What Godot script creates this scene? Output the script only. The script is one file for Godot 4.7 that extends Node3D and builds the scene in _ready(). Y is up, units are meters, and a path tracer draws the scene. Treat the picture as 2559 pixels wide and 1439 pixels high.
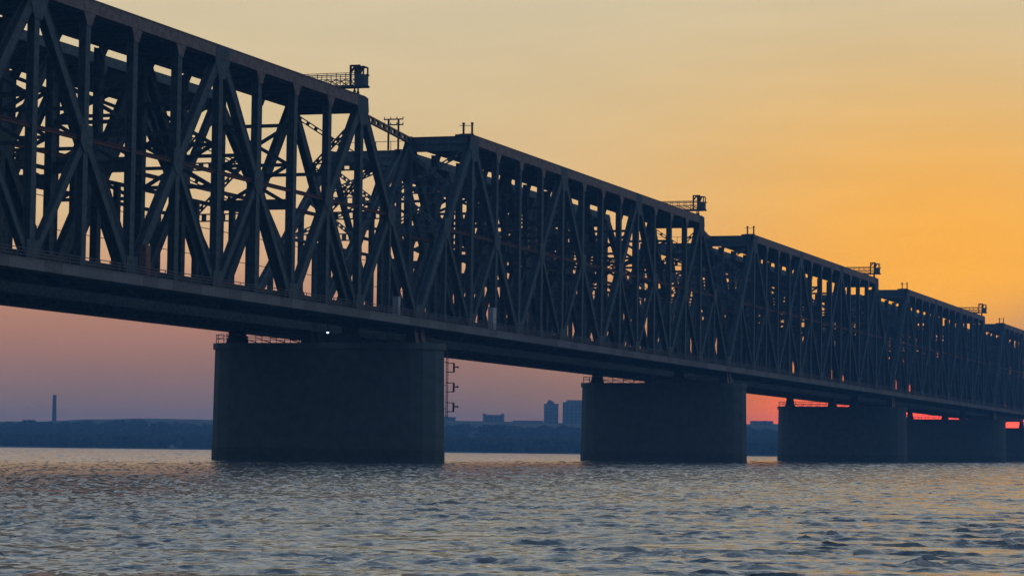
extends Node3D
# Twin steel truss bridge over a wide river at sunset.
# x runs along the bridge, y up, -z away from the bank where the camera stands; metres, water level y = 0.

const SPAN := 158.4          # length of one span
const PANEL := 9.9           # one truss panel
const S1 := 316.1            # x of the first pier in view
const GRADE := 0.00423       # the deck falls gently along x
const YAW := 0.32491
const PITCH := 0.05973
const ROLL := 0.011855
const EYE := Vector3(0, 1.6, 0)
const NEAR_Z := -119.1       # truss plane nearest the camera
const NEAR_W := 8.7          # spacing of the near bridge's truss planes
const REAR_Z := -133.0
const REAR_W := 10.2
const HAZE := 0.00031         # haze per metre
const TOP := 26.4            # truss height over the soffit
var M := {}
var mesh_cache := {}
var taken := {}
var rng := RandomNumberGenerator.new()

# ------------------------------------------------------------------ mesh helpers
class Mb:
	var v := PackedVector3Array()
	var n := PackedVector3Array()
	func tri(a: Vector3, b: Vector3, c: Vector3) -> void:
		var m := (c - a).cross(b - a).normalized()
		v.append_array([a, b, c]); n.append_array([m, m, m])
	func quad(a: Vector3, b: Vector3, c: Vector3, d: Vector3) -> void:
		tri(a, b, c); tri(a, c, d)
	func hexa(p: Array) -> void:   # 0-3 one end, 4-7 the other, both in the same turn
		quad(p[0], p[1], p[2], p[3]); quad(p[7], p[6], p[5], p[4])
		for i in 4:
			var j := (i + 1) % 4
			quad(p[j], p[i], p[4 + i], p[4 + j])
	func box(c: Vector3, s: Vector3, b := Basis.IDENTITY) -> void:
		var h := s * 0.5
		var p := []
		for x in [-1, 1]:
			for q in [[-1, -1], [-1, 1], [1, 1], [1, -1]]:
				p.append(c + b * Vector3(h.x * x, h.y * q[0], h.z * q[1]))
		hexa(p)
	func span_box(a: Vector3, b: Vector3, w: float, h: float, ref := Vector3(0, 0, 1)) -> void:
		var x := (b - a).normalized()
		if absf(x.dot(ref)) > 0.98: ref = Vector3.UP
		var z := (ref - x * ref.dot(x)).normalized()
		box((a + b) * 0.5, Vector3(a.distance_to(b), h, w), Basis(x, z.cross(x), z))
	func prism(poly: PackedVector2Array, lo: float, hi: float, grow := 0.0) -> void:   # plan polygon (x, z) raised from lo to hi
		var c := poly.size()
		var mid := Vector2.ZERO
		for q in poly: mid += q / c
		for i in c:
			var a := poly[i]; var b := poly[(i + 1) % c]
			var a2 := a + (a - mid).normalized() * grow; var b2 := b + (b - mid).normalized() * grow
			quad(Vector3(a2.x, lo, a2.y), Vector3(b2.x, lo, b2.y), Vector3(b.x, hi, b.y), Vector3(a.x, hi, a.y))
			tri(Vector3(a.x, hi, a.y), Vector3(b.x, hi, b.y), Vector3(mid.x, hi, mid.y))
			tri(Vector3(b2.x, lo, b2.y), Vector3(a2.x, lo, a2.y), Vector3(mid.x, lo, mid.y))
	func plate(poly: PackedVector2Array, z: float, t: float) -> void:    # upright polygon (x, y) of thickness t
		var c := poly.size()
		var mid := Vector2.ZERO
		for q in poly: mid += q / c
		for i in c:
			var a := poly[i]; var b := poly[(i + 1) % c]
			quad(Vector3(a.x, a.y, z - t), Vector3(b.x, b.y, z - t), Vector3(b.x, b.y, z + t), Vector3(a.x, a.y, z + t))
			tri(Vector3(a.x, a.y, z + t), Vector3(b.x, b.y, z + t), Vector3(mid.x, mid.y, z + t))
			tri(Vector3(b.x, b.y, z - t), Vector3(a.x, a.y, z - t), Vector3(mid.x, mid.y, z - t))
	func lathe(profile: Array, sides := 20, c := Vector3.ZERO) -> void:    # [radius, y] pairs
		for k in profile.size() - 1:
			for i in sides:
				var a := TAU * i / sides; var b := TAU * (i + 1) / sides
				var p = profile[k]; var q = profile[k + 1]
				quad(c + Vector3(cos(a) * p[0], p[1], sin(a) * p[0]), c + Vector3(cos(b) * p[0], p[1], sin(b) * p[0]), c + Vector3(cos(b) * q[0], q[1], sin(b) * q[0]), c + Vector3(cos(a) * q[0], q[1], sin(a) * q[0]))
	func done(m: Material) -> ArrayMesh:
		var a := []
		a.resize(Mesh.ARRAY_MAX)
		a[Mesh.ARRAY_VERTEX] = v; a[Mesh.ARRAY_NORMAL] = n
		var o := ArrayMesh.new()
		o.add_surface_from_arrays(Mesh.PRIMITIVE_TRIANGLES, a)
		o.surface_set_material(0, m)
		return o

func put(parent: Node, called: String, mesh: Mesh, t := Transform3D.IDENTITY) -> MeshInstance3D:
	var o := MeshInstance3D.new()
	o.name = called; o.mesh = mesh; o.transform = t
	parent.add_child(o, true)
	return o

func numbered(called: String) -> String:
	var k: int = taken.get(called, 0)
	taken[called] = k + 1
	return called if k == 0 else "%s_%03d" % [called, k]

func tag(o: Node, label: String, category: String, group := "", kind := "") -> void:
	if label: o.set_meta("label", label)
	if category: o.set_meta("category", category)
	if group: o.set_meta("group", group)
	if kind: o.set_meta("kind", kind)

func thing(called: String, label: String, category: String, at: Vector3, group := "") -> Node3D:
	var o := Node3D.new()
	o.name = numbered(called); o.position = at
	add_child(o)
	tag(o, label, category, group)
	return o

# steel sections: boxes [y, z, height in y, width in z] run along x
const SECTION := {
	"top_chord": [[0.0, 0.44, 1.3, 0.06], [0.0, -0.44, 1.3, 0.06], [0.66, 0.0, 0.06, 1.12], [-0.62, 0.36, 0.06, 0.34], [-0.62, -0.36, 0.06, 0.34]],
	"slim_chord": [[0.12, 0.44, 1.02, 0.06], [0.12, -0.44, 1.02, 0.06], [0.66, 0.0, 0.06, 1.0], [-0.36, 0.36, 0.06, 0.34], [-0.36, -0.36, 0.06, 0.34]],
	"bottom_chord": [[0.0, 0.4, 1.1, 0.06], [0.0, -0.4, 1.1, 0.06], [-0.56, 0.0, 0.05, 0.95]],
	"post": [[0.0, 0.36, 0.92, 0.05], [0.0, -0.36, 0.92, 0.05], [0.0, 0.0, 0.05, 0.68]],
	"slim_post": [[0.0, 0.3, 0.6, 0.04], [0.0, -0.3, 0.6, 0.04], [0.0, 0.0, 0.04, 0.56]],
	"diagonal": [[0.0, 0.37, 1.1, 0.05], [0.0, -0.37, 1.1, 0.05], [0.52, 0.43, 0.07, 0.08], [-0.52, 0.43, 0.07, 0.08], [0.0, 0.0, 0.04, 0.7]],
	"slim_diagonal": [[0.0, 0.3, 0.8, 0.04], [0.0, -0.3, 0.8, 0.04], [0.38, 0.34, 0.05, 0.06], [-0.38, 0.34, 0.05, 0.06], [0.0, 0.0, 0.04, 0.56]],
	"strut": [[0.16, 0.0, 0.04, 0.5], [-0.16, 0.0, 0.04, 0.5], [0.0, 0.0, 0.3, 0.04]],
	"floor_beam": [[0.0, 0.0, 1.1, 0.05], [0.55, 0.0, 0.06, 0.5], [-0.55, 0.0, 0.06, 0.5]],
	"stringer": [[0.0, 0.0, 0.7, 0.04], [0.35, 0.0, 0.04, 0.35], [-0.35, 0.0, 0.04, 0.35]],
	"sway_bar": [[0.0, 0.0, 0.34, 0.05], [0.17, 0.0, 0.04, 0.26], [-0.17, 0.0, 0.04, 0.26]],
	"angle": [[0.0, 0.0, 0.16, 0.16]],
	"bar": [[0.0, 0.0, 0.07, 0.07]],
	"pipe": [[0.0, 0.0, 0.22, 0.22]],
	"deep_strut": [[0.0, 0.0, 1.1, 0.05], [0.55, 0.0, 0.05, 0.4], [-0.55, 0.0, 0.05, 0.4]],
	"portal": [[0.0, 0.0, 1.9, 0.06], [0.95, 0.0, 0.06, 0.6], [-0.95, 0.0, 0.06, 0.6], [0.0, 0.0, 0.06, 0.4]],
}
# battened sections: two channels at +-y, joined by plates every pitch: [y, depth of channel, width in z, pitch, plate length]
const BATTENED := {
	"lateral": [0.17, 0.1, 0.34, 1.25, 0.45],
	"sway": [0.2, 0.11, 0.3, 1.1, 0.42],
	"cross": [0.42, 0.14, 0.4, 1.2, 0.5],
	"link": [0.34, 0.16, 0.4, 4.3, 1.9],
	"laced_post": [0.34, 0.2, 0.5, 1.3, 0.42],
}

func member(parent: Node, called: String, a: Vector3, b: Vector3, type: String, mat: String, ref := Vector3(0, 0, 1)) -> MeshInstance3D:
	var l := snappedf(a.distance_to(b), 0.01)
	var key := "%s|%s|%.2f" % [type, mat, l]
	if not mesh_cache.has(key):
		var m := Mb.new()
		if SECTION.has(type):
			for r in SECTION[type]: m.box(Vector3(l * 0.5, r[0], r[1]), Vector3(l, r[2], r[3]))
		else:
			var r = BATTENED[type]
			for s in [-1, 1]: m.box(Vector3(l * 0.5, s * r[0], 0), Vector3(l, r[1], r[2]))
			var count := maxi(2, int(l / r[3]))
			for k in count + 1:
				m.box(Vector3(lerpf(r[4] * 0.5, l - r[4] * 0.5, float(k) / count), 0, 0), Vector3(r[4], r[0] * 2 - r[1] * 0.5, r[2] * 0.8))
		mesh_cache[key] = m.done(M[mat])
	var x := (b - a).normalized()
	if absf(x.dot(ref)) > 0.98: ref = Vector3.UP
	var z := (ref - x * ref.dot(x)).normalized()
	return put(parent, called, mesh_cache[key], Transform3D(Basis(x, z.cross(x), z), a))

func gusset(parent: Node, at: Vector3, w: float, h: float, mat: String, up := 0.5) -> void:
	var key := "gusset|%s|%.2f|%.2f|%.2f" % [mat, w, h, up]
	if not mesh_cache.has(key):
		var m := Mb.new()
		var lo := -h * (1.0 - up); var hi := h * up
		var poly := PackedVector2Array([Vector2(-w * 0.5, lo * 0.3), Vector2(-w * 0.42, hi), Vector2(w * 0.42, hi), Vector2(w * 0.5, lo * 0.3), Vector2(w * 0.3, lo * 0.72), Vector2(w * 0.2, lo), Vector2(-w * 0.2, lo), Vector2(-w * 0.3, lo * 0.72)])
		m.plate(poly, 0.475, 0.02)
		mesh_cache[key] = m.done(M[mat])
	put(parent, "gusset_plate", mesh_cache[key], Transform3D(Basis.IDENTITY, at))

# ------------------------------------------------------------------ materials
func noise_map(freq: float, oct: int, stops: Array, seed_: int, size := 512, type := FastNoiseLite.TYPE_SIMPLEX_SMOOTH) -> NoiseTexture2D:
	var f := FastNoiseLite.new()
	f.noise_type = type; f.frequency = freq; f.fractal_octaves = oct; f.seed = seed_
	var g := Gradient.new()
	g.offsets = PackedFloat32Array(); g.colors = PackedColorArray()
	var offs := PackedFloat32Array(); var cols := PackedColorArray()
	for s in stops:
		offs.append(s[0]); cols.append(s[1].linear_to_srgb())
	g.offsets = offs; g.colors = cols
	var t := NoiseTexture2D.new()
	t.width = size; t.height = size; t.seamless = true; t.noise = f; t.color_ramp = g
	return t

func surface(called: String, lo: Color, mid: Color, hi: Color, scale: float, rough: float, seed_: int, freq := 0.02) -> void:
	var m := StandardMaterial3D.new()
	m.albedo_texture = noise_map(freq, 5, [[0.2, lo], [0.5, mid], [0.8, hi]], seed_)
	m.uv1_triplanar = true; m.uv1_world_triplanar = true
	m.uv1_scale = Vector3.ONE * scale
	m.roughness = rough; m.metallic_specular = 0.12
	M[called] = m

func plain(called: String, c: Color, rough := 0.8, spec := 0.3) -> void:
	var m := StandardMaterial3D.new()
	m.albedo_color = c.linear_to_srgb(); m.roughness = rough; m.metallic_specular = spec
	M[called] = m

func materials() -> void:
	surface("steel", Color(0.05, 0.07, 0.075), Color(0.066, 0.092, 0.1), Color(0.08, 0.108, 0.114), 0.11, 0.8, 3)
	surface("lit_chord_steel", Color(0.1, 0.085, 0.08), Color(0.135, 0.118, 0.114), Color(0.155, 0.142, 0.138), 0.09, 0.6, 5)  # warmer, brighter than the web steel: the chord's extra light is in its colour
	surface("rusty_steel", Color(0.13, 0.065, 0.05), Color(0.17, 0.1, 0.08), Color(0.16, 0.12, 0.11), 0.2, 0.7, 8)
	surface("lifted_old_steel", Color(0.07, 0.09, 0.096), Color(0.1, 0.125, 0.13), Color(0.12, 0.145, 0.15), 0.13, 0.8, 11)  # rear bridge steel, lightened so the shaded interior reads less dark
	plain("dark_steel", Color(0.03, 0.03, 0.032), 0.6)
	plain("rail_steel", Color(0.1, 0.11, 0.115), 0.7, 0.15)
	surface("deck", Color(0.035, 0.035, 0.035), Color(0.06, 0.058, 0.055), Color(0.09, 0.085, 0.08), 0.3, 0.9, 13)
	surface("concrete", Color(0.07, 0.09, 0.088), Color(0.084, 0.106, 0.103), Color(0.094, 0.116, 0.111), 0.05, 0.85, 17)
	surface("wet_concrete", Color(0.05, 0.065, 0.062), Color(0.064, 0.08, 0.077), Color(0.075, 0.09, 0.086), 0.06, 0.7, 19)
	for k in 3:
		var b: float = [0.125, 0.145, 0.165][k]
		surface("fascia_%d" % k, Color(b * 0.75, b * 0.8, b * 0.82), Color(b * 0.95, b, b * 1.02), Color(b * 1.05, b * 1.12, b * 1.13), 0.25, 0.85, 23 + k)
	plain("cabinet", Color(0.3, 0.32, 0.34), 0.6)
	surface("hill", Color(0.06, 0.065, 0.05), Color(0.085, 0.09, 0.07), Color(0.11, 0.11, 0.09), 0.003, 1.0, 31)
	plain("wood", Color(0.075, 0.082, 0.065), 1.0, 0.1)
	plain("shore", Color(0.1, 0.09, 0.075), 1.0)
	surface("block_wall", Color(0.2, 0.19, 0.18), Color(0.24, 0.23, 0.22), Color(0.28, 0.27, 0.26), 0.05, 0.9, 37)
	plain("brick", Color(0.16, 0.09, 0.075), 0.9)
	plain("white_paint", Color(0.3, 0.32, 0.34), 0.6)
	plain("red_glass", Color(0.15, 0.02, 0.02), 0.3)
	var lamp := StandardMaterial3D.new()
	lamp.albedo_color = Color(0.8, 0.85, 0.9)
	lamp.emission_enabled = true; lamp.emission = Color(0.75, 0.88, 1.0); lamp.emission_energy_multiplier = 6.0
	M["lit_lamp"] = lamp
	var w := StandardMaterial3D.new()
	w.albedo_color = Color(0.04, 0.062, 0.08).linear_to_srgb()
	w.roughness = 0.16; w.metallic_specular = 0.95
	M["water"] = w

# ------------------------------------------------------------------ sky
const WEST := [[0.0, 106, 100, 114], [1.0, 114, 103, 111], [1.6, 136, 110, 110], [2.4, 162, 120, 109], [3.1, 178, 132, 112], [4.0, 205, 162, 127], [5.0, 214, 181, 139], [7.0, 212, 188, 147], [9.5, 208, 193, 161], [14.0, 210, 208, 196], [22.0, 206, 214, 218], [34.0, 184, 200, 214], [60.0, 136, 160, 190], [90.0, 116, 142, 174]]
const EAST := [[0.0, 92, 96, 114], [2.0, 100, 101, 120], [5.0, 122, 116, 134], [9.0, 124, 124, 144], [15.0, 114, 127, 152], [30.0, 102, 126, 158], [60.0, 108, 134, 167], [90.0, 116, 142, 174]]

func ramp(t: Array, el: float) -> Vector3:
	for k in t.size() - 1:
		if el <= t[k + 1][0]:
			var f: float = (el - t[k][0]) / (t[k + 1][0] - t[k][0])
			return Vector3(lerpf(t[k][1], t[k + 1][1], f), lerpf(t[k][2], t[k + 1][2], f), lerpf(t[k][3], t[k + 1][3], f)) / 255.0
	var e = t[t.size() - 1]
	return Vector3(e[1], e[2], e[3]) / 255.0

func bell(x: float, s: float) -> float:
	return exp(-(x / s) * (x / s))

func make_sky() -> Sky:
	var w := 2048; var h := 1024
	var sun_az := 90.0 - rad_to_deg(YAW) + 9.4
	var data := PackedFloat32Array()
	data.resize(w * h * 4)
	var veil := FastNoiseLite.new()
	veil.seed = 41; veil.frequency = 0.02; veil.fractal_octaves = 4
	var at := 0
	for j in h:
		var el := maxf(0.0, 90.0 - (j + 0.5) * 180.0 / h)
		var west := ramp(WEST, el); var east := ramp(EAST, el)
		if j > h / 2 + 1:
			for i in w:
				data[at] = 0.09; data[at + 1] = 0.1; data[at + 2] = 0.12; data[at + 3] = 1.0; at += 4
			continue
		var up := el - 3.8
		var orange_el := bell(up, 3.7 if up > 0.0 else 2.0)
		var red_el := bell(el - 0.7, 1.1)
		var clear := exp(-HAZE * minf(3100.0, 50.0 / tan(deg_to_rad(maxf(el, 0.3)))))   # what the low haze lets through; the sky above it is that much brighter
		for i in w:
			var d := wrapf((i + 0.5) * 360.0 / w - sun_az, -180.0, 180.0)
			var side := smoothstep(-0.7, 0.9, cos(deg_to_rad(d)))
			var c := east.lerp(west, side)
			if absf(d) < 40.0:
				c = c.lerp(Vector3(0.985, 0.685, 0.29), 0.95 * bell(d, 6.7) * orange_el)
				c = c.lerp(Vector3(1.3, 0.43, 0.03), bell(d, 4.6) * red_el)
				# a thin grey streak of cloud low beside the sun
				var n := veil.get_noise_2d(i * 1.4, j * 14.0)
				c = c.lerp(Vector3(0.66, 0.52, 0.5), clampf(0.55 * bell(d - 2.6, 1.5) * bell(el - 2.7, 0.55) * (1.0 + n), 0.0, 0.7))
				c *= 1.0 + 0.02 * n
			data[at] = maxf(0.0, pow(c.x, 2.2) - 0.035 * (1.0 - clear)) / clear
			data[at + 1] = maxf(0.0, pow(c.y, 2.2) - 0.075 * (1.0 - clear)) / clear
			data[at + 2] = maxf(0.0, pow(c.z, 2.2) - 0.15 * (1.0 - clear)) / clear
			data[at + 3] = 1.0
			at += 4
	var img := Image.create_from_data(w, h, false, Image.FORMAT_RGBAF, data.to_byte_array())
	var sm := PanoramaSkyMaterial.new()
	sm.panorama = ImageTexture.create_from_image(img)
	var s := Sky.new()
	s.sky_material = sm
	return s

# ------------------------------------------------------------------ bridge spans
func soffit(x: float) -> float:
	return 16.67 - GRADE * (x - S1)

func truss_plane(n: Node3D, z: float, style: int) -> void:
	var steel := "steel" if style == 0 else "lifted_old_steel"
	var cy := TOP - 0.7                      # centre line of the top chord
	var by := 0.7
	var mid := (cy + by) * 0.5
	var i0 := 2 + style                      # the rear trusses have longer sloping ends
	var i1 := 14 - style
	var pt := func(i: float, y: float) -> Vector3: return Vector3(i * PANEL, y, z)
	member(n, "top_chord", pt.call(i0 - 0.07, cy), pt.call(i1 + 0.07, cy), "top_chord" if style == 0 and z == 0.0 else "slim_chord", "lit_chord_steel" if style == 0 else steel)
	member(n, "bottom_chord", pt.call(0, by), pt.call(16, by), "bottom_chord", steel)
	for e in [0, 1]:
		member(n, "end_post", pt.call(0.0 if e == 0 else 16.0, by), pt.call(i0 if e == 0 else i1, cy - 0.1), "diagonal", steel)
		for q in range(1, i0):
			member(n, "vertical_post", pt.call(q if e == 0 else 16 - q, by), pt.call(q if e == 0 else 16 - q, lerpf(by, cy, float(q) / i0)), "slim_post", steel)
	for i in range(i0, i1 + 1):
		member(n, "vertical_post", pt.call(i, by), pt.call(i, cy - 0.65), "post" if style == 0 else "laced_post", steel)
	if style == 0:
		for k in 3:
			var c := 4 + 4 * k
			member(n, "diagonal", pt.call(c - 2, cy), pt.call(c, by), "diagonal", steel)
			member(n, "diagonal", pt.call(c + 2, cy), pt.call(c, by), "diagonal", steel)
		for k in 8:
			var o := 2 * k + 1               # odd panels: the second leg under each diagonal's middle
			var down_left := k % 2 == 1
			member(n, "sub_diagonal", pt.call(o, mid), pt.call(o - 1 if down_left else o + 1, by), "slim_diagonal", steel)
			gusset(n, pt.call(o, mid), 2.5, 2.6, steel, 0.5)
		for k in 7:
			member(n, "horizontal_strut", pt.call(2 * k + 1.08, mid), pt.call(2 * k + 2.92, mid), "strut", "rusty_steel")
	else:
		for k in 5:
			var a := 3 + 2 * k
			member(n, "diagonal", pt.call(a, cy), pt.call(a + 2, by), "slim_diagonal", steel)
			member(n, "diagonal", pt.call(a, by), pt.call(a + 2, cy), "slim_diagonal", steel)
			gusset(n, pt.call(a + 1, mid), 2.4, 2.4, steel, 0.5)
		member(n, "horizontal_strut", pt.call(1.5, mid), pt.call(14.5, mid), "strut", steel)
		for k in 12:
			member(n, "hanger", pt.call(2.5 + k, by), pt.call(2.5 + k, mid), "slim_post", steel)
	for i in range(i0, i1 + 1):
		var big := style == 0 and i % 4 == 2
		gusset(n, pt.call(i, cy - 0.2), 3.6 if big else 2.3, (3.4 if big else 2.2) * (1.0 if z == 0.0 else 0.75), ("lit_chord_steel" if style == 0 and not big else steel), 0.24)
	for i in range(0, 17, 2):
		gusset(n, pt.call(i, by + 0.4), 2.6, 2.4, steel, 0.75)

func make_span(style: int, detail: bool) -> Node3D:
	var n := Node3D.new()
	n.name = numbered("near_truss_span" if style == 0 else "rear_truss_span")
	add_child(n)
	var w := NEAR_W if style == 0 else REAR_W
	var steel := "steel" if style == 0 else "lifted_old_steel"
	truss_plane(n, 0.0, style)
	truss_plane(n, -w, style)
	var cy := TOP - 0.7
	var near := func(i: float, y: float) -> Vector3: return Vector3(i * PANEL, y, -0.4)
	var far := func(i: float, y: float) -> Vector3: return Vector3(i * PANEL, y, -w + 0.4)
	var along := Vector3(1, 0, 0)
	# top laterals and cross struts, under thin cover plates
	var f := 2 + style
	var l := 14 - style
	if not mesh_cache.has("cover%d" % style):
		var cp := Mb.new()
		cp.box(Vector3.ZERO, Vector3(PANEL - 0.14, 0.03, w - 1.0))
		for q in [-0.3, 0.0, 0.3]: cp.box(Vector3(q * PANEL, -0.08, 0), Vector3(0.08, 0.14, w - 1.04))
		mesh_cache["cover%d" % style] = cp.done(M[steel])
	for i in range(f, l + 1):
		if i != f and i != l:
			member(n, "cross_strut", near.call(i, cy - 0.15), far.call(i, cy - 0.15), "cross", steel, along)
		if i < l:
			member(n, "top_lateral", near.call(i, cy + 0.2), far.call(i + 1, cy + 0.2), "lateral", steel, Vector3.UP)
			member(n, "top_lateral", near.call(i + 1, cy - 0.05), far.call(i, cy - 0.05), "lateral", steel, Vector3.UP)
			put(n, "cover_plate", mesh_cache["cover%d" % style], Transform3D(Basis.IDENTITY, Vector3((i + 0.5) * PANEL, cy - 0.32, -w * 0.5)))
	# sway frames at every second panel, plain struts between
	for i in range(f + 1, l):
		var ys := [cy - 0.9, cy - 5.2, cy - 9.6, cy - 14.0] if style == 0 else [cy - 0.9, cy - 4.4, cy - 9.2, cy - 13.6]
		var framed := i % 2 == 0 if style == 0 else i % 2 == 1
		for k in 3:
			if framed and (k > 0 or style == 1):
				member(n, "sway_brace", near.call(i, ys[k]), far.call(i, ys[k + 1]), "sway_bar", steel, along)
				member(n, "sway_brace", far.call(i, ys[k]), near.call(i, ys[k + 1]), "sway_bar", steel, along)
			if framed or k == 1:
				member(n, "sway_strut", near.call(i, ys[k + 1]), far.call(i, ys[k + 1]), "deep_strut" if k == 2 and i % 4 == 0 + style else "sway_bar", steel, along)
	# portals on the sloping end posts
	for e in [0, 1]:
		var i0 := float(f) if e == 0 else float(l)
		var dirn := -1.0 if e == 0 else 1.0
		member(n, "portal_girder", near.call(i0, cy - 0.35), far.call(i0, cy - 0.35), "portal", steel, along)
		var ps := [0.06, 0.28, 0.5]
		for k in 2:
			var a: float = ps[k]; var b: float = ps[k + 1]
			var ia: float = i0 + dirn * f * a; var ib: float = i0 + dirn * f * b
			var ya := lerpf(cy, 0.7, a); var yb := lerpf(cy, 0.7, b)
			member(n, "portal_brace", near.call(ia, ya), far.call(ib, yb), "sway", steel, along)
			member(n, "portal_brace", far.call(ia, ya), near.call(ib, yb), "sway", steel, along)
			member(n, "portal_strut", near.call(ib, yb), far.call(ib, yb), "cross", steel, along)
	# floor
	for i in 17:
		member(n, "floor_beam", near.call(i, 0.62), far.call(i, 0.62), "floor_beam", steel, along)
		if i < 16 and i % 2 == 0:
			member(n, "bottom_lateral", near.call(i, 0.08), far.call(i + 2, 0.08), "angle", steel, Vector3.UP)
			member(n, "bottom_lateral", far.call(i, 0.26), near.call(i + 2, 0.26), "angle", steel, Vector3.UP)
	for k in 4:
		var z := lerpf(-1.6, -w + 1.6, k / 3.0)
		member(n, "stringer", Vector3(0.1, 0.92, z), Vector3(SPAN - 0.1, 0.92, z), "stringer", steel)
	var d := Mb.new()
	d.box(Vector3(SPAN * 0.5, 1.4, -w * 0.5), Vector3(SPAN - 0.1, 0.18, w - 1.1))
	put(n, "deck_slab", d.done(M["deck"]))
	for s in [0, 1]:
		var c := Mb.new()
		c.box(Vector3(SPAN * 0.5, 1.62, -0.62 if s == 0 else -w + 0.62), Vector3(SPAN - 0.12, 0.62, 0.14))
		put(n, "ballast_wall", c.done(M["deck"]))
	for s in [-1, 1]:
		var r := Mb.new()
		r.box(Vector3(SPAN * 0.5, 1.75, -w * 0.5 + s * 0.76), Vector3(SPAN - 0.12, 0.18, 0.07))
		put(n, "track_rail", r.done(M["rail_steel"]))
	# walkway bracketed off the outer side
	var out := 1.0 if style == 0 else -1.0
	var zo := 0.55 if style == 0 else -w - 0.55
	for i in range(0, 33, 1 if detail else 4):
		var b := Mb.new()
		var x := clampf(i * PANEL * 0.5, 0.15, SPAN - 0.15)
		b.plate(PackedVector2Array([Vector2(0, 0.15), Vector2(0, 0.95), Vector2(1.1, 0.95), Vector2(1.1, 0.7)]), 0, 0.04)
		if not mesh_cache.has("bracket"): mesh_cache["bracket"] = b.done(M["steel"])
		put(n, "walkway_bracket", mesh_cache["bracket"], Transform3D(Basis(Vector3.UP, -PI * 0.5 * out), Vector3(x, 0, zo - 0.1 * out)))
	var s := Mb.new()
	s.box(Vector3(SPAN * 0.5, 1.0, zo + 0.55 * out), Vector3(SPAN - 0.06, 0.1, 1.1))
	put(n, "walkway_slab", s.done(M["concrete"]))
	var count := 48 if detail else 12
	var fl := SPAN / count
	if not mesh_cache.has("fascia%d" % count):
		var set_ := []
		for k in 3:
			var fm := Mb.new()
			fm.box(Vector3(0, 0, 0), Vector3(fl - 0.03, 1.0, 0.1))
			fm.box(Vector3(0, 0.47, 0.07), Vector3(fl - 0.03, 0.08, 0.06))
			set_.append(fm.done(M["fascia_%d" % k]))
		mesh_cache["fascia%d" % count] = set_
	for k in count:
		put(n, "fascia_panel", mesh_cache["fascia%d" % count][rng.randi() % 3], Transform3D(Basis(Vector3.UP, 0.0 if style == 0 else PI), Vector3((k + 0.5) * fl, 0.53, zo + (1.13 + rng.randf() * 0.02) * out)))
	for y in [1.88, 1.6, 1.32]:
		member(n, "handrail", Vector3(0.05, y, zo + 1.08 * out), Vector3(SPAN - 0.05, y, zo + 1.08 * out), "bar", "rail_steel")
	if detail:
		var pm := Mb.new()
		pm.box(Vector3(0, 0.42, 0), Vector3(0.07, 0.84, 0.07)); pm.box(Vector3(0, 0.86, 0), Vector3(0.1, 0.05, 0.1))
		if not mesh_cache.has("rail_post"): mesh_cache["rail_post"] = pm.done(M["rail_steel"])
		for k in 80:
			put(n, "railing_post", mesh_cache["rail_post"], Transform3D(Basis.IDENTITY, Vector3(1.0 + k * 1.98, 1.04, zo + 1.08 * out)))
	# pipes and conduits along the inside, contact wire gear
	member(n, "service_pipe", Vector3(0.2, 2.6, -w + 0.8), Vector3(SPAN - 0.2, 2.6, -w + 0.8), "pipe", "dark_steel")
	member(n, "contact_wire", Vector3(0.2, 8.0, -w * 0.5), Vector3(SPAN - 0.2, 8.0, -w * 0.5), "bar", "dark_steel")
	return n

func place_spans() -> void:
	var near_label := ["near steel truss span with low hills and chimney below its deck", "near steel truss span with two tower blocks showing below its deck", "near steel truss span with a pink sky gap below its deck", "near steel truss span with bright red slots of sky below its deck", "near steel truss span at the far end, past the small red slot"]
	for style in 2:
		var full: Node3D = null
		var light: Node3D = null
		for k in 5:
			var o: Node3D
			if k < 4:
				if full == null:
					full = make_span(style, true); o = full
				else:
					o = full.duplicate(); o.name = numbered("near_truss_span" if style == 0 else "rear_truss_span"); add_child(o)
			else:
				if light == null:
					light = make_span(style, false); o = light
				else:
					o = light.duplicate(); o.name = numbered("near_truss_span" if style == 0 else "rear_truss_span"); add_child(o)
			var x := S1 + (k - 1) * SPAN
			o.position = Vector3(x, soffit(x) - (0.0 if style == 0 else 0.45), NEAR_Z if style == 0 else REAR_Z)
			o.rotation.z = -atan(GRADE)
			var label: String = near_label[k]
			if style == 1: label = label.replace("near steel", "rear steel")
			tag(o, label, "bridge span", "near bridge truss spans" if style == 0 else "rear bridge truss spans")

# ------------------------------------------------------------------ piers
func nose_plan(half_t: float, z0: float, z1: float, nose: float) -> PackedVector2Array:
	var p := PackedVector2Array()
	for e in 2:
		for k in 7:
			var a := PI * k / 6.0
			var cx := half_t * cos(a); var cz := nose * sin(a)
			p.append(Vector2(cx, z0 + cz) if e == 0 else Vector2(-cx, z1 - cz))
	return p

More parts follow.
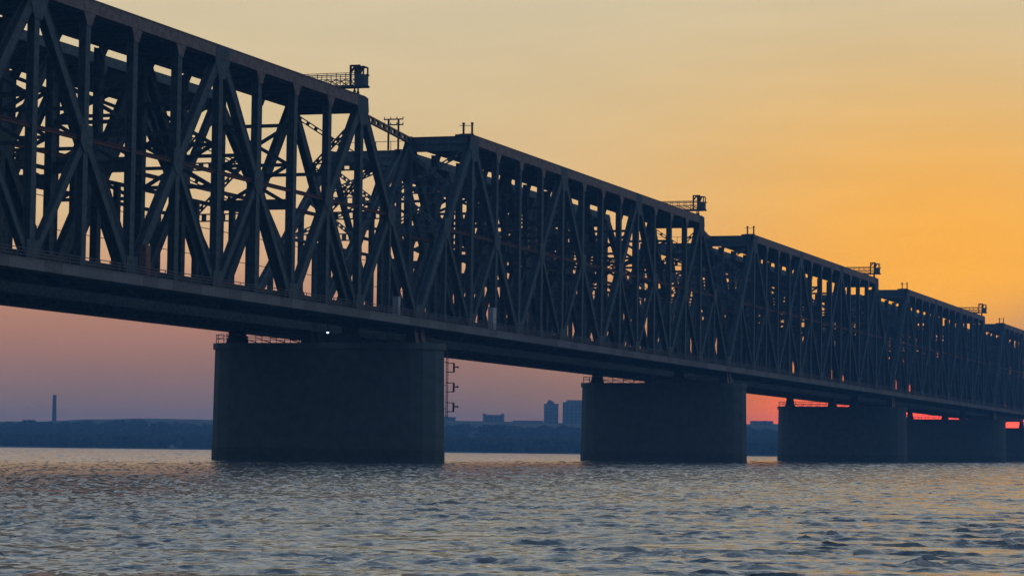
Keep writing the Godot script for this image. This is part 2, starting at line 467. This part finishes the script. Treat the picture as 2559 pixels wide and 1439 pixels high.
func make_pier(j: int, label: String) -> void:
	var x := S1 + (j - 1) * SPAN
	var seat := 1.95 if j < 3 else 2.5
	var top := soffit(x) - seat
	var n := thing("bridge_pier", label, "bridge pier", Vector3(x, 0, 0), "piers of the bridge")
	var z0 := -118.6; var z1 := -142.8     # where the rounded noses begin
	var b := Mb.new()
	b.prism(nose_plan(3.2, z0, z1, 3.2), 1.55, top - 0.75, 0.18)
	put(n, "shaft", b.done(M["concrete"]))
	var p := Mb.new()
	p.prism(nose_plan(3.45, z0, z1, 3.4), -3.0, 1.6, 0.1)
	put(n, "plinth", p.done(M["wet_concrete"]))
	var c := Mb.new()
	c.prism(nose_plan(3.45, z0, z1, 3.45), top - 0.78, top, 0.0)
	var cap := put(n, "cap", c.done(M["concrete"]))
	for q in [NEAR_Z, NEAR_Z - NEAR_W, REAR_Z, REAR_Z - REAR_W]:
		var rear: bool = q < REAR_Z + 1.0
		for s in [-1, 1]:
			var g := Mb.new()
			var hh := seat - (0.45 if rear else 0.0) + 0.12
			g.hexa([Vector3(-0.75, 0, -0.8), Vector3(-0.75, 0, 0.8), Vector3(-0.45, hh * 0.55, 0.55), Vector3(-0.45, hh * 0.55, -0.55), Vector3(0.75, 0, -0.8), Vector3(0.75, 0, 0.8), Vector3(0.45, hh * 0.55, 0.55), Vector3(0.45, hh * 0.55, -0.55)])
			g.box(Vector3(0, hh * 0.6, 0), Vector3(1.3, hh * 0.12, 1.2))
			g.hexa([Vector3(-0.4, hh * 0.66, -0.5), Vector3(-0.4, hh * 0.66, 0.5), Vector3(-0.7, hh, 0.5), Vector3(-0.7, hh, -0.5), Vector3(0.4, hh * 0.66, -0.5), Vector3(0.4, hh * 0.66, 0.5), Vector3(0.7, hh, 0.5), Vector3(0.7, hh, -0.5)])
			put(n, "bearing", g.done(M["dark_steel"]), Transform3D(Basis.IDENTITY, Vector3(s * 1.15, top - 0.02, q)))
	# railing round the pier top
	if j > 4: return
	for s in [-1, 1]:
		var xr: float = s * 3.2
		for k in 15:
			var zz := lerpf(-117.5, -145.2, k / 14.0)
			if k > 0 and k < 14:
				member(cap, "railing_post", Vector3(xr, top - 0.05, zz), Vector3(xr, top + 1.1, zz), "bar", "dark_steel")
				if k < 13:
					member(cap, "railing_brace", Vector3(xr, top + 0.1, zz), Vector3(xr, top + 0.6, lerpf(-117.5, -145.2, (k + 1) / 14.0)), "bar", "dark_steel")
		for y in [1.1, 0.6]:
			member(cap, "rail", Vector3(xr, top + y, -119.3), Vector3(xr, top + y, -143.4), "bar", "dark_steel")
	for k in 5:
		var a := PI * (0.5 + (k - 2) * 0.2)
		member(cap, "railing_post", Vector3(3.1 * cos(a), top - 0.05, z1 - 3.1 * sin(a)), Vector3(3.1 * cos(a), top + 1.1, z1 - 3.1 * sin(a)), "bar", "dark_steel")
		if k < 4:
			var a2 := PI * (0.5 + (k - 1) * 0.2)
			for y in [1.08, 0.62]:
				member(cap, "rail", Vector3(3.1 * cos(a), top + y, z1 - 3.1 * sin(a)), Vector3(3.1 * cos(a2), top + y, z1 - 3.1 * sin(a2)), "bar", "dark_steel")

func navigation_ladder() -> void:
	var n := thing("lantern_ladder", "steel ladder with three lantern brackets on the pier's rounded nose", "ladder", Vector3(S1 + 1.6, 5.6, -115.9))
	for s in [-0.28, 0.28]:
		member(n, "ladder_rail", Vector3(s, 0, 0.5), Vector3(s, 8.4, 0.5), "bar", "dark_steel")
	for k in 20:
		member(n, "rung", Vector3(-0.28, 0.3 + k * 0.41, 0.5), Vector3(0.28, 0.3 + k * 0.41, 0.5), "bar", "dark_steel")
	for y in [1.1, 4.0, 6.9]:
		member(n, "standoff", Vector3(0, y, -0.5), Vector3(0, y, 0.5), "bar", "dark_steel")
	for y in [0.75, 3.2, 5.65]:
		var b := Mb.new()
		b.box(Vector3(0, 0, 0.95), Vector3(0.4, 0.1, 1.0))
		b.box(Vector3(0, 1.1, 0.95), Vector3(0.3, 0.09, 1.0))
		b.box(Vector3(0, 0.55, 1.4), Vector3(0.3, 1.0, 0.16))
		b.box(Vector3(0, 0.62, 1.62), Vector3(0.16, 0.14, 0.4))
		var br := put(n, "lantern_bracket", b.done(M["dark_steel"]), Transform3D(Basis.IDENTITY, Vector3(0, y, 0)))
		var g := Mb.new()
		g.lathe([[0.0, 0.5], [0.1, 0.5], [0.12, 0.6], [0.1, 0.74], [0.0, 0.76]], 10, Vector3(0, 0, 1.92))
		put(br, "lantern", g.done(M["red_glass"]))

# ------------------------------------------------------------------ things on the trusses
func span_point(k: int, panel: float, y: float, z: float) -> Vector3:   # a point on span k, y over its soffit
	var x0 := S1 + (k - 1) * SPAN
	return Vector3(x0 + panel * PANEL, soffit(x0 + panel * PANEL) + y, z)

func inspection_cart(k: int, label: String) -> void:
	var n := thing("inspection_cart", label, "inspection cart", span_point(k, 13.9, TOP, NEAR_Z), "inspection carts on the truss tops")
	for z in [0.0, -NEAR_W]:
		for x in [-0.55, 0.55]:
			var wl := Mb.new()
			wl.lathe([[0.0, -0.1], [0.22, -0.1], [0.22, 0.1], [0.0, 0.1]], 12)
			put(n, "wheel", wl.done(M["dark_steel"]), Transform3D(Basis(Vector3.RIGHT, PI * 0.5), Vector3(x, 0.27, z)))
			member(n, "leg", Vector3(x, 0.3, z), Vector3(x, 1.0, z), "angle", "steel")
	var p := Mb.new()
	p.box(Vector3(0, 1.02, -4.15), Vector3(1.4, 0.1, 11.1))
	for x in [-0.65, 0.65]: p.box(Vector3(x, 0.93, -4.15), Vector3(0.1, 0.24, 11.1))
	put(n, "platform", p.done(M["steel"]))
	for x in [-0.65, 0.65]:
		for y in [2.5, 2.27, 1.8]:
			member(n, "guard_rail", Vector3(x, y, -9.6), Vector3(x, y, 0.2), "bar", "dark_steel")
		for q in 9:
			var z := -9.5 + q * 1.2
			member(n, "guard_post", Vector3(x, 1.05, z), Vector3(x, 2.5, z), "bar", "dark_steel")
			if q < 8:
				member(n, "guard_lattice", Vector3(x, 1.1, z), Vector3(x, 1.8, z + 1.2), "bar", "dark_steel")
				member(n, "guard_lattice", Vector3(x, 1.8, z), Vector3(x, 1.1, z + 1.2), "bar", "dark_steel")
	# frame beside the cabin
	for z in [-0.95, 0.1]:
		member(n, "frame_post", Vector3(0.5, 1.05, z), Vector3(0.5, 3.55, z), "pipe" if z < -0.5 else "angle", "dark_steel")
	member(n, "frame_beam", Vector3(0.5, 3.5, -1.05), Vector3(0.5, 3.5, 0.25), "pipe", "dark_steel")
	member(n, "frame_brace", Vector3(0.5, 2.8, -0.9), Vector3(0.5, 3.45, -0.35), "pipe", "dark_steel")
	# cabin hung over the near edge: sheeted below, open above
	var c := Mb.new()
	c.box(Vector3(0, 1.62, 0.62), Vector3(1.5, 1.4, 1.2))
	var cabin := put(n, "cabin", c.done(M["steel"]))
	for x in [-0.7, 0.7]:
		for z in [0.08, 1.14]:
			member(cabin, "cabin_post", Vector3(x, 2.3, z), Vector3(x * 0.94, 3.2, z), "angle", "dark_steel")
	var r := Mb.new()
	r.box(Vector3(0, 3.22, 0.62), Vector3(1.45, 0.12, 1.2))
	r.hexa([Vector3(-0.74, 2.3, 0.02), Vector3(-0.74, 3.2, 0.02), Vector3(-0.74, 3.2, 0.55), Vector3(-0.74, 2.3, 0.25), Vector3(0.74, 2.3, 0.02), Vector3(0.74, 3.2, 0.02), Vector3(0.74, 3.2, 0.55), Vector3(0.74, 2.3, 0.25)])
	put(cabin, "cabin_roof", r.done(M["dark_steel"]))
	member(n, "lamp_arm", Vector3(0, 2.35, 1.2), Vector3(0, 2.2, 1.62), "angle", "dark_steel")

func post_frame(k: int, label: String) -> void:
	var n := thing("post_frame", label, "post frame", span_point(k, 2.0, TOP, NEAR_Z), "post frames at the truss corners")
	for z in [0.15, -1.05]:
		member(n, "post", Vector3(0, 0, z), Vector3(0, 1.6, z), "pipe", "dark_steel")
		member(n, "cap", Vector3(0, 1.58, z - 0.16), Vector3(0, 1.58, z + 0.16), "pipe", "dark_steel")
	for y in [0.2, 1.3]:
		member(n, "rail", Vector3(0, y, -1.6), Vector3(0, y, 0.2), "bar", "dark_steel")
	member(n, "sill", Vector3(0, 0.06, -2.2), Vector3(0, 0.06, 0.4), "pipe", "dark_steel")

func line_pole(k: int, label: String) -> void:
	var n := thing("line_pole", label, "utility pole", span_point(k, 2.93, TOP - 0.45, REAR_Z + 0.1), "line poles on the rear trusses")
	for z in [0.0, -1.45]:
		member(n, "pole", Vector3(0, -0.1, z), Vector3(0, 4.15, z), "pipe", "dark_steel")
	for y in [4.1, 3.35]:
		member(n, "cross_arm", Vector3(0, y, -2.15), Vector3(0, y, 0.7), "angle", "dark_steel")
		for q in 4:
			var i := Mb.new()
			i.lathe([[0.0, 0.0], [0.06, 0.02], [0.09, 0.1], [0.05, 0.2], [0.07, 0.26], [0.0, 0.3]], 8)
			put(n, "insulator", i.done(M["cabinet"]), Transform3D(Basis.IDENTITY, Vector3(0, y + 0.07, -2.05 + q * 0.9)))
	# low guard rail beside the poles
	for q in 5:
		member(n, "guard_post", Vector3(0.3, -0.1, 1.0 - q * 2.2), Vector3(0.3, 1.1, 1.0 - q * 2.2), "bar", "dark_steel")
	member(n, "guard_rail", Vector3(0.3, 1.1, 1.0), Vector3(0.3, 1.1, -7.8), "bar", "dark_steel")

func lattice_link(k: int, label: String) -> void:
	var n := thing("lattice_link", label, "lattice link", span_point(k, 14.05, TOP - 2.2, NEAR_Z), "lattice links between spans")
	var b := span_point(k + 1, 2.0, TOP - 0.6, NEAR_Z - NEAR_W + 0.3) - n.position
	member(n, "lattice_beam", Vector3.ZERO, b, "link", "dark_steel")
	for s in [0.0, 1.0]:
		member(n, "end_plate", b * s + Vector3(0, -0.5, 0), b * s + Vector3(0, 0.5, 0), "pipe", "dark_steel")

func cabinet(at: Vector3, s: Vector3, label: String, mat: String) -> void:
	var n := thing("equipment_cabinet", label, "cabinet", at)
	var b := Mb.new()
	b.box(Vector3(0, s.y * 0.5, 0), s)
	put(n, "housing", b.done(M[mat]))
	var r := Mb.new()
	r.hexa([Vector3(-s.x * 0.55, s.y, -s.z * 0.55), Vector3(-s.x * 0.55, s.y, s.z * 0.55), Vector3(-s.x * 0.55, s.y + 0.08, s.z * 0.5), Vector3(-s.x * 0.55, s.y + 0.14, -s.z * 0.5), Vector3(s.x * 0.55, s.y, -s.z * 0.55), Vector3(s.x * 0.55, s.y, s.z * 0.55), Vector3(s.x * 0.55, s.y + 0.08, s.z * 0.5), Vector3(s.x * 0.55, s.y + 0.14, -s.z * 0.5)])
	put(n, "lid", r.done(M[mat]))
	var d := Mb.new()
	d.box(Vector3(0, s.y * 0.5, s.z * 0.5 + 0.015), Vector3(s.x * 0.85, s.y * 0.85, 0.03))
	var door := put(n, "door", d.done(M[mat]))
	var hd := Mb.new()
	hd.box(Vector3(s.x * 0.3, s.y * 0.5, s.z * 0.5 + 0.05), Vector3(0.05, 0.18, 0.04))
	put(door, "handle", hd.done(M["dark_steel"]))

func deck_lamp(at: Vector3) -> void:
	var n := thing("deck_lamp", "small lit white lamp hanging under the deck by the pier", "lamp", at)
	member(n, "bracket", Vector3(0, 0.2, 0), Vector3(0, 1.1, 0), "angle", "dark_steel")
	var h := Mb.new()
	h.lathe([[0.0, 0.24], [0.1, 0.22], [0.18, 0.1], [0.2, 0.02]], 14)
	put(n, "shade", h.done(M["dark_steel"]))
	var b := Mb.new()
	b.lathe([[0.0, 0.06], [0.12, 0.04], [0.14, -0.05], [0.09, -0.12], [0.0, -0.14]], 14)
	put(n, "lamp_bulb", b.done(M["lit_lamp"]))
	var l := OmniLight3D.new()
	l.light_energy = 0.3; l.light_color = Color(0.75, 0.88, 1.0); l.light_size = 0.15
	l.omni_range = 60.0; l.omni_attenuation = 2.0; l.shadow_enabled = true
	l.position = Vector3(0, -0.04, 0)
	n.add_child(l)

# ------------------------------------------------------------------ water, far bank
var waves := []
func make_waves() -> void:
	rng.seed = 77
	var main := Vector2(cos(YAW), -sin(YAW))
	for k in 36:
		var lam := 0.21 * pow(1.06, k)                # 0.2 m ... 1.6 m
		var turn := rng.randfn(0.0, 0.36)
		var d := main.rotated(turn + 0.2)
		var kk := TAU / lam
		var steep := 0.074 * (1.0 if lam < 0.6 else pow(0.6 / lam, 1.75))
		waves.append([d.x * kk, d.y * kk, steep / kk, rng.randf() * TAU, d.x * steep / kk * 0.7, d.y * steep / kk * 0.7])

func water() -> void:
	make_waves()
	var apex := Vector2(EYE.x - 40.0 * cos(YAW), EYE.z + 40.0 * sin(YAW))
	var rs := PackedFloat32Array()
	var r := 44.0
	while r < 1760.0:
		rs.append(r)
		r *= 1.012 if r < 74.0 else 1.0014 if r < 125.0 else 1.0021 if r < 190.0 else 1.004 if r < 420.0 else 1.012
	rs.append(1790.0)
	var angs := PackedFloat32Array()
	for k in 14: angs.append(deg_to_rad(lerpf(-70.0, -13.0, k / 14.0)))
	for k in 400: angs.append(deg_to_rad(lerpf(-13.0, 13.0, k / 400.0)))
	for k in 15: angs.append(deg_to_rad(lerpf(13.0, 70.0, k / 14.0)))
	var nc := angs.size()
	var v := PackedVector3Array(); var n := PackedVector3Array(); var idx := PackedInt32Array()
	v.resize(rs.size() * nc); n.resize(rs.size() * nc)
	var patch := FastNoiseLite.new()
	patch.seed = 5; patch.frequency = 0.05; patch.fractal_octaves = 3
	var gust := FastNoiseLite.new()
	gust.seed = 15; gust.frequency = 0.5; gust.fractal_octaves = 2
	var cs := []
	for a in angs: cs.append(Vector2(cos(YAW + a * -1.0), -sin(YAW + a * -1.0)))
	var at := 0
	for j in rs.size():
		var rr := rs[j]
		for i in nc:
			var p: Vector2 = apex + cs[i] * rr
			var g := clampf(1.0 + 0.45 * patch.get_noise_2d(p.x, p.y), 0.5, 1.5) * clampf(0.9 + 1.3 * gust.get_noise_2d((p.x * cos(YAW) - p.y * sin(YAW)) * 1.0, (p.x * sin(YAW) + p.y * cos(YAW)) * 0.4), 0.35, 1.8)
			var hgt := 0.0; var sx := 0.0; var sz := 0.0; var mx := 0.0; var mz := 0.0
			for q in waves:
				var ph: float = q[0] * p.x + q[1] * p.y + q[3]
				var lean := ph + 0.8 * sin(ph)            # fronts steeper than backs
				var c := cos(lean) * (1.0 + 0.8 * cos(ph))
				hgt += q[2] * sin(lean); sx += q[2] * q[0] * c; sz += q[2] * q[1] * c; mx += q[4] * c; mz += q[5] * c
			v[at] = Vector3(p.x + mx * g, hgt * g, p.y + mz * g)
			n[at] = Vector3(-sx * g, 1.0, -sz * g).normalized()
			at += 1
	for j in rs.size() - 1:
		for i in nc - 1:
			var a := j * nc + i
			idx.append_array([a, a + nc, a + 1, a + 1, a + nc, a + nc + 1])
	var arr := []
	arr.resize(Mesh.ARRAY_MAX)
	arr[Mesh.ARRAY_VERTEX] = v; arr[Mesh.ARRAY_NORMAL] = n; arr[Mesh.ARRAY_INDEX] = idx
	var m := ArrayMesh.new()
	m.add_surface_from_arrays(Mesh.PRIMITIVE_TRIANGLES, arr)
	m.surface_set_material(0, M["water"])
	var o := put(self, "river_water", m)
	tag(o, "choppy grey-blue river water below the bridge", "river", "", "structure")

# far bank: "right" metres across the view, "depth" metres away
func bank_point(right: float, y: float, depth: float) -> Vector3:
	return Vector3(sin(YAW) * right + cos(YAW) * depth, y, cos(YAW) * right - sin(YAW) * depth)

const RIDGE := [[-1700.0, 25.0], [-740.0, 20.0], [-463.0, 21.3], [-316.0, 25.8], [-250.0, 25.4], [-66.0, 27.0], [66.0, 26.4], [250.0, 27.4], [330.0, 25.0], [590.0, 24.0], [1700.0, 28.0]]
var lumps := FastNoiseLite.new()
func land(right: float, depth: float) -> float:
	var crest := 40.0
	for k in RIDGE.size() - 1:
		if right <= RIDGE[k + 1][0]:
			crest = lerpf(RIDGE[k][1], RIDGE[k + 1][1], smoothstep(RIDGE[k][0], RIDGE[k + 1][0], right))
			break
	var up := smoothstep(1660.0, 2500.0, depth)
	return -1.2 + 2.0 * smoothstep(1640.0, 1690.0, depth) + crest * up + lumps.get_noise_2d(right, depth) * 1.6 * smoothstep(1700.0, 2200.0, depth)

func far_bank() -> void:
	lumps.seed = 9; lumps.frequency = 0.012; lumps.fractal_octaves = 4
	var nx := 240; var nd := 44
	var v := PackedVector3Array(); var idx := PackedInt32Array()
	for j in nd + 1:
		var d := lerpf(1640.0, 2900.0, pow(float(j) / nd, 1.2))
		for i in nx + 1:
			var rt := lerpf(-1700.0, 1700.0, float(i) / nx)
			v.append(bank_point(rt, land(rt, d), d))
	for j in nd:
		for i in nx:
			var a := j * (nx + 1) + i
			idx.append_array([a, a + nx + 1, a + 1, a + 1, a + nx + 1, a + nx + 2])
	var arr := []
	arr.resize(Mesh.ARRAY_MAX)
	arr[Mesh.ARRAY_VERTEX] = v; arr[Mesh.ARRAY_INDEX] = idx
	var st := SurfaceTool.new()
	st.create_from_arrays(arr)
	st.generate_normals()
	st.set_material(M["hill"])
	tag(put(self, "far_hills", st.commit()), "long low blue hills on the far bank", "hills", "", "structure")
	# woods: far-off masses of trees
	var lump := Mb.new()
	rng.seed = 12
	for k in 26:
		var c := Vector3(rng.randfn(0, 0.34), 0.5 + rng.randf() * 0.55 - absf(rng.randfn(0, 0.1)), rng.randfn(0, 0.34))
		for q in 3:
			var a := Vector3(rng.randf_range(-1, 1), rng.randf_range(-0.6, 1), rng.randf_range(-1, 1)) * 0.3
			var b := Vector3(rng.randf_range(-1, 1), rng.randf_range(-1, 0.6), rng.randf_range(-1, 1)) * 0.3
			lump.tri(c + a, c + b, c + Vector3(rng.randf_range(-1, 1), rng.randf_range(-1, 1), rng.randf_range(-1, 1)) * 0.3)
	lump.lathe([[0.45, 0.0], [0.5, 0.35], [0.4, 0.75], [0.0, 0.95]], 7)
	var mesh := lump.done(M["wood"])
	var mm := MultiMesh.new()
	mm.transform_format = MultiMesh.TRANSFORM_3D
	mm.mesh = mesh
	mm.instance_count = 5200
	for k in 5200:
		var front := k < 2200
		var d := 1690.0 + absf(rng.randfn(0, 30)) if front else rng.randf_range(1720.0, 2150.0)
		var rt := rng.randf_range(-0.25, 0.25) * d
		var s := rng.randf_range(4.0, 7.5) if front else rng.randf_range(3.0, 5.5)
		mm.set_instance_transform(k, Transform3D(Basis(Vector3.UP, rng.randf() * TAU).scaled(Vector3(s * rng.randf_range(1.0, 1.6), s, s * rng.randf_range(1.0, 1.6))), bank_point(rt, land(rt, d) - 0.4, d)))
	var o := MultiMeshInstance3D.new()
	o.name = "far_woodland"; o.multimesh = mm
	add_child(o)
	tag(o, "dark band of trees along the far river bank", "woodland", "", "stuff")

func az_right(az_deg: float, depth: float) -> float:
	return tan(deg_to_rad(az_deg)) * depth

func far_block(called: String, label: String, az0: float, az1: float, top: float, depth: float, parts: Array) -> void:
	var r0 := az_right(az0, depth); var r1 := az_right(az1, depth)
	var mid := (r0 + r1) * 0.5; var w := r1 - r0
	var base := land(mid, depth) - 1.0
	var n := thing(called, label, "building", bank_point(mid, base, depth), "buildings on the far hill")
	n.rotation.y = YAW - PI * 0.5
	var h := top - base
	var b := Mb.new()
	b.box(Vector3(0, h * 0.5, 0), Vector3(w, h, 16.0))
	var wall := put(n, "wall", b.done(M["block_wall"]))
	var p := Mb.new()
	p.box(Vector3(0, h + 0.25, 7.85), Vector3(w + 0.3, 0.9, 0.4)); p.box(Vector3(0, h + 0.25, -7.85), Vector3(w + 0.3, 0.9, 0.4))
	put(n, "parapet", p.done(M["block_wall"]))
	for q in parts:      # [x from -0.5 to 0.5, width, height]
		var s := Mb.new()
		s.box(Vector3(q[0] * w, h + q[2] * 0.5, 0), Vector3(q[1], q[2], 7.0))
		s.box(Vector3(q[0] * w, h + q[2] + 0.1, 0), Vector3(q[1] + 0.6, 0.25, 7.6))
		put(n, "roof_house", s.done(M["block_wall"]))
	var floors := int(h / 3.0)
	for f in floors:
		var win := Mb.new()
		for c in maxi(2, int(w / 4.0)):
			win.box(Vector3((c + 0.5 - maxi(2, int(w / 4.0)) * 0.5) * 4.0 * minf(1.0, w / 8.0), f * 3.0 + 1.8, 8.02), Vector3(1.6, 1.5, 0.12))
		put(wall, "window_row", win.done(M["dark_steel"]))

func far_things() -> void:
	var d := 2450.0
	far_block("tower_block", "slimmer tower block with stepped roof house, left of a broader tower", 0.706, 1.005, 43.5, d, [[-0.05, 5.9, 2.6], [-0.1, 2.9, 3.7]])
	far_block("tower_block", "broad flat-topped tower block beside the bridge pier", 1.10, 1.56, 45.3, d + 15.0, [[0.02, 14.0, 2.4]])
	far_block("apartment_block", "long low block with raised roof corners on the far hill", -0.579, -0.131, 32.8, d, [[-0.45, 2.4, 1.6], [0.42, 2.9, 1.5]])
	far_block("low_block", "low flat building on the ridge between long block and towers", 0.05, 0.69, 28.2, d + 20.0, [[0.3, 3.7, 0.7]])
	far_block("hill_block", "low building on the ridge beside the lantern ladder", -1.45, -1.16, 30.4, d, [[-0.2, 3.7, 1.1]])
	far_block("ridge_block", "low building on the ridge in the pink sky gap", 5.05, 5.5, 30.2, d, [[0.2, 4.4, 0.7]])
	var cd := 2400.0
	var cr := az_right(-9.52, cd)
	var n := thing("factory_chimney", "tall thin factory chimney standing on the far hills", "chimney", bank_point(cr, land(cr, cd) - 1.0, cd))
	var hh := 1.6 + cd * tan(deg_to_rad(1.057)) - n.position.y
	var s := Mb.new()
	s.lathe([[2.1, 0.0], [1.9, hh * 0.3], [1.5, hh * 0.97], [0.0, hh * 0.97]], 20)
	put(n, "shaft", s.done(M["brick"]))
	var c := Mb.new()
	c.lathe([[1.45, hh * 0.95], [1.75, hh * 0.96], [1.75, hh], [1.2, hh], [1.2, hh * 0.97]], 20)
	put(n, "crown", c.done(M["brick"]))
	for y in [0.35, 0.6, 0.8]:
		var g := Mb.new()
		g.lathe([[1.5, hh * y], [2.2, hh * y], [2.2, hh * y + 0.3], [1.5, hh * y + 0.3]], 20)
		put(n, "gallery", g.done(M["dark_steel"]))
	# small pale boat at the far shore
	var bd := 1632.0
	var br := az_right(-7.07, bd)
	var bo := thing("moored_boat", "small pale boat moored below the far hills", "boat", bank_point(br, -0.1, bd))
	bo.rotation.y = YAW - PI * 0.5
	var hull := Mb.new()
	hull.hexa([Vector3(-2.4, 0, -0.8), Vector3(-2.4, 0, 0.8), Vector3(-2.6, 1.4, 1.1), Vector3(-2.6, 1.4, -1.1), Vector3(2.0, 0, -0.3), Vector3(2.0, 0, 0.3), Vector3(3.2, 1.7, 0.2), Vector3(3.2, 1.7, -0.2)])
	put(bo, "hull", hull.done(M["white_paint"]))
	var cab := Mb.new()
	cab.hexa([Vector3(-1.6, 1.4, -0.8), Vector3(-1.6, 1.4, 0.8), Vector3(-1.4, 2.9, 0.7), Vector3(-1.4, 2.9, -0.7), Vector3(0.9, 1.4, -0.7), Vector3(0.9, 1.4, 0.7), Vector3(0.4, 2.9, 0.6), Vector3(0.4, 2.9, -0.6)])
	put(bo, "cabin", cab.done(M["white_paint"]))

# ------------------------------------------------------------------
func _ready() -> void:
	rng.seed = 4
	var cam := Camera3D.new()
	cam.name = "camera"
	cam.fov = rad_to_deg(2.0 * atan(719.5 / 6800.0))
	cam.near = 0.5; cam.far = 9000.0
	add_child(cam)
	var fw := Vector3(cos(YAW) * cos(PITCH), sin(PITCH), -sin(YAW) * cos(PITCH))
	cam.look_at_from_position(EYE, EYE + fw, Vector3.UP)
	cam.rotate_object_local(Vector3(0, 0, 1), ROLL)
	cam.current = true
	var env := Environment.new()
	env.background_mode = Environment.BG_SKY
	env.sky = make_sky()
	env.background_energy_multiplier = 1.0
	env.tonemap_mode = Environment.TONE_MAPPER_LINEAR
	env.tonemap_exposure = 1.0
	env.fog_enabled = true
	env.fog_density = HAZE
	env.fog_light_color = Color(0.46, 0.74, 1.0)
	env.sdfgi_enabled = true; env.ssao_enabled = true; env.ssil_enabled = true
	var we := WorldEnvironment.new()
	we.name = "world_environment"; we.environment = env
	add_child(we)
	var sun := DirectionalLight3D.new()
	sun.name = "sun"
	sun.light_energy = 0.15; sun.light_color = Color(1.0, 0.55, 0.25)
	sun.light_angular_distance = 0.5; sun.shadow_enabled = true
	add_child(sun)
	var sa := YAW - deg_to_rad(9.4)
	sun.look_at_from_position(Vector3.ZERO, -Vector3(cos(sa) * cos(0.003), sin(0.003), -sin(sa) * cos(0.003)), Vector3.UP)
	materials()
	water()
	far_bank()
	place_spans()
	var pl := ["bridge pier standing nearest the camera's bank", "broad bridge pier with three lantern brackets on its nose", "bridge pier with two tower blocks rising beside it", "bridge pier between the pink sky gap and the red slots", "bridge pier between the wide red slots and one small red slot", "farther bridge pier beyond the small red slot"]
	for j in range(1, 6): make_pier(j, pl[j])
	navigation_ladder()
	far_things()
	var where := ["above the lantern pier", "above the pier beside the towers", "above the pier past the pink gap", "above the pier past the red slots"]
	for k in 4:
		inspection_cart(k, "inspection cart with cabin on the truss end " + where[k])
		post_frame(k + 1, "short twin post frame on the truss corner " + where[k])
		if k < 3: lattice_link(k, "sloping lattice link across the gap " + where[k])
	for k in 2: line_pole(k + 1, "twin pole with two cross arms " + where[k])
	cabinet(Vector3(307.4, soffit(307.4) + 1.05, -118.3), Vector3(0.8, 2.2, 0.7), "pale tall cabinet on the walkway above the lantern pier", "cabinet")
	cabinet(Vector3(343.0, soffit(343.0) + 1.05, -118.3), Vector3(1.4, 2.9, 0.7), "wide grey cabinet on the walkway just past the lantern pier", "cabinet")
	cabinet(Vector3(239.0, soffit(239.0) + 1.05, -118.3), Vector3(1.1, 3.0, 0.7), "reddish brown cabinet on the walkway above the far hills", "rusty_steel")
	deck_lamp(Vector3(310.2, 15.9, -128.4))
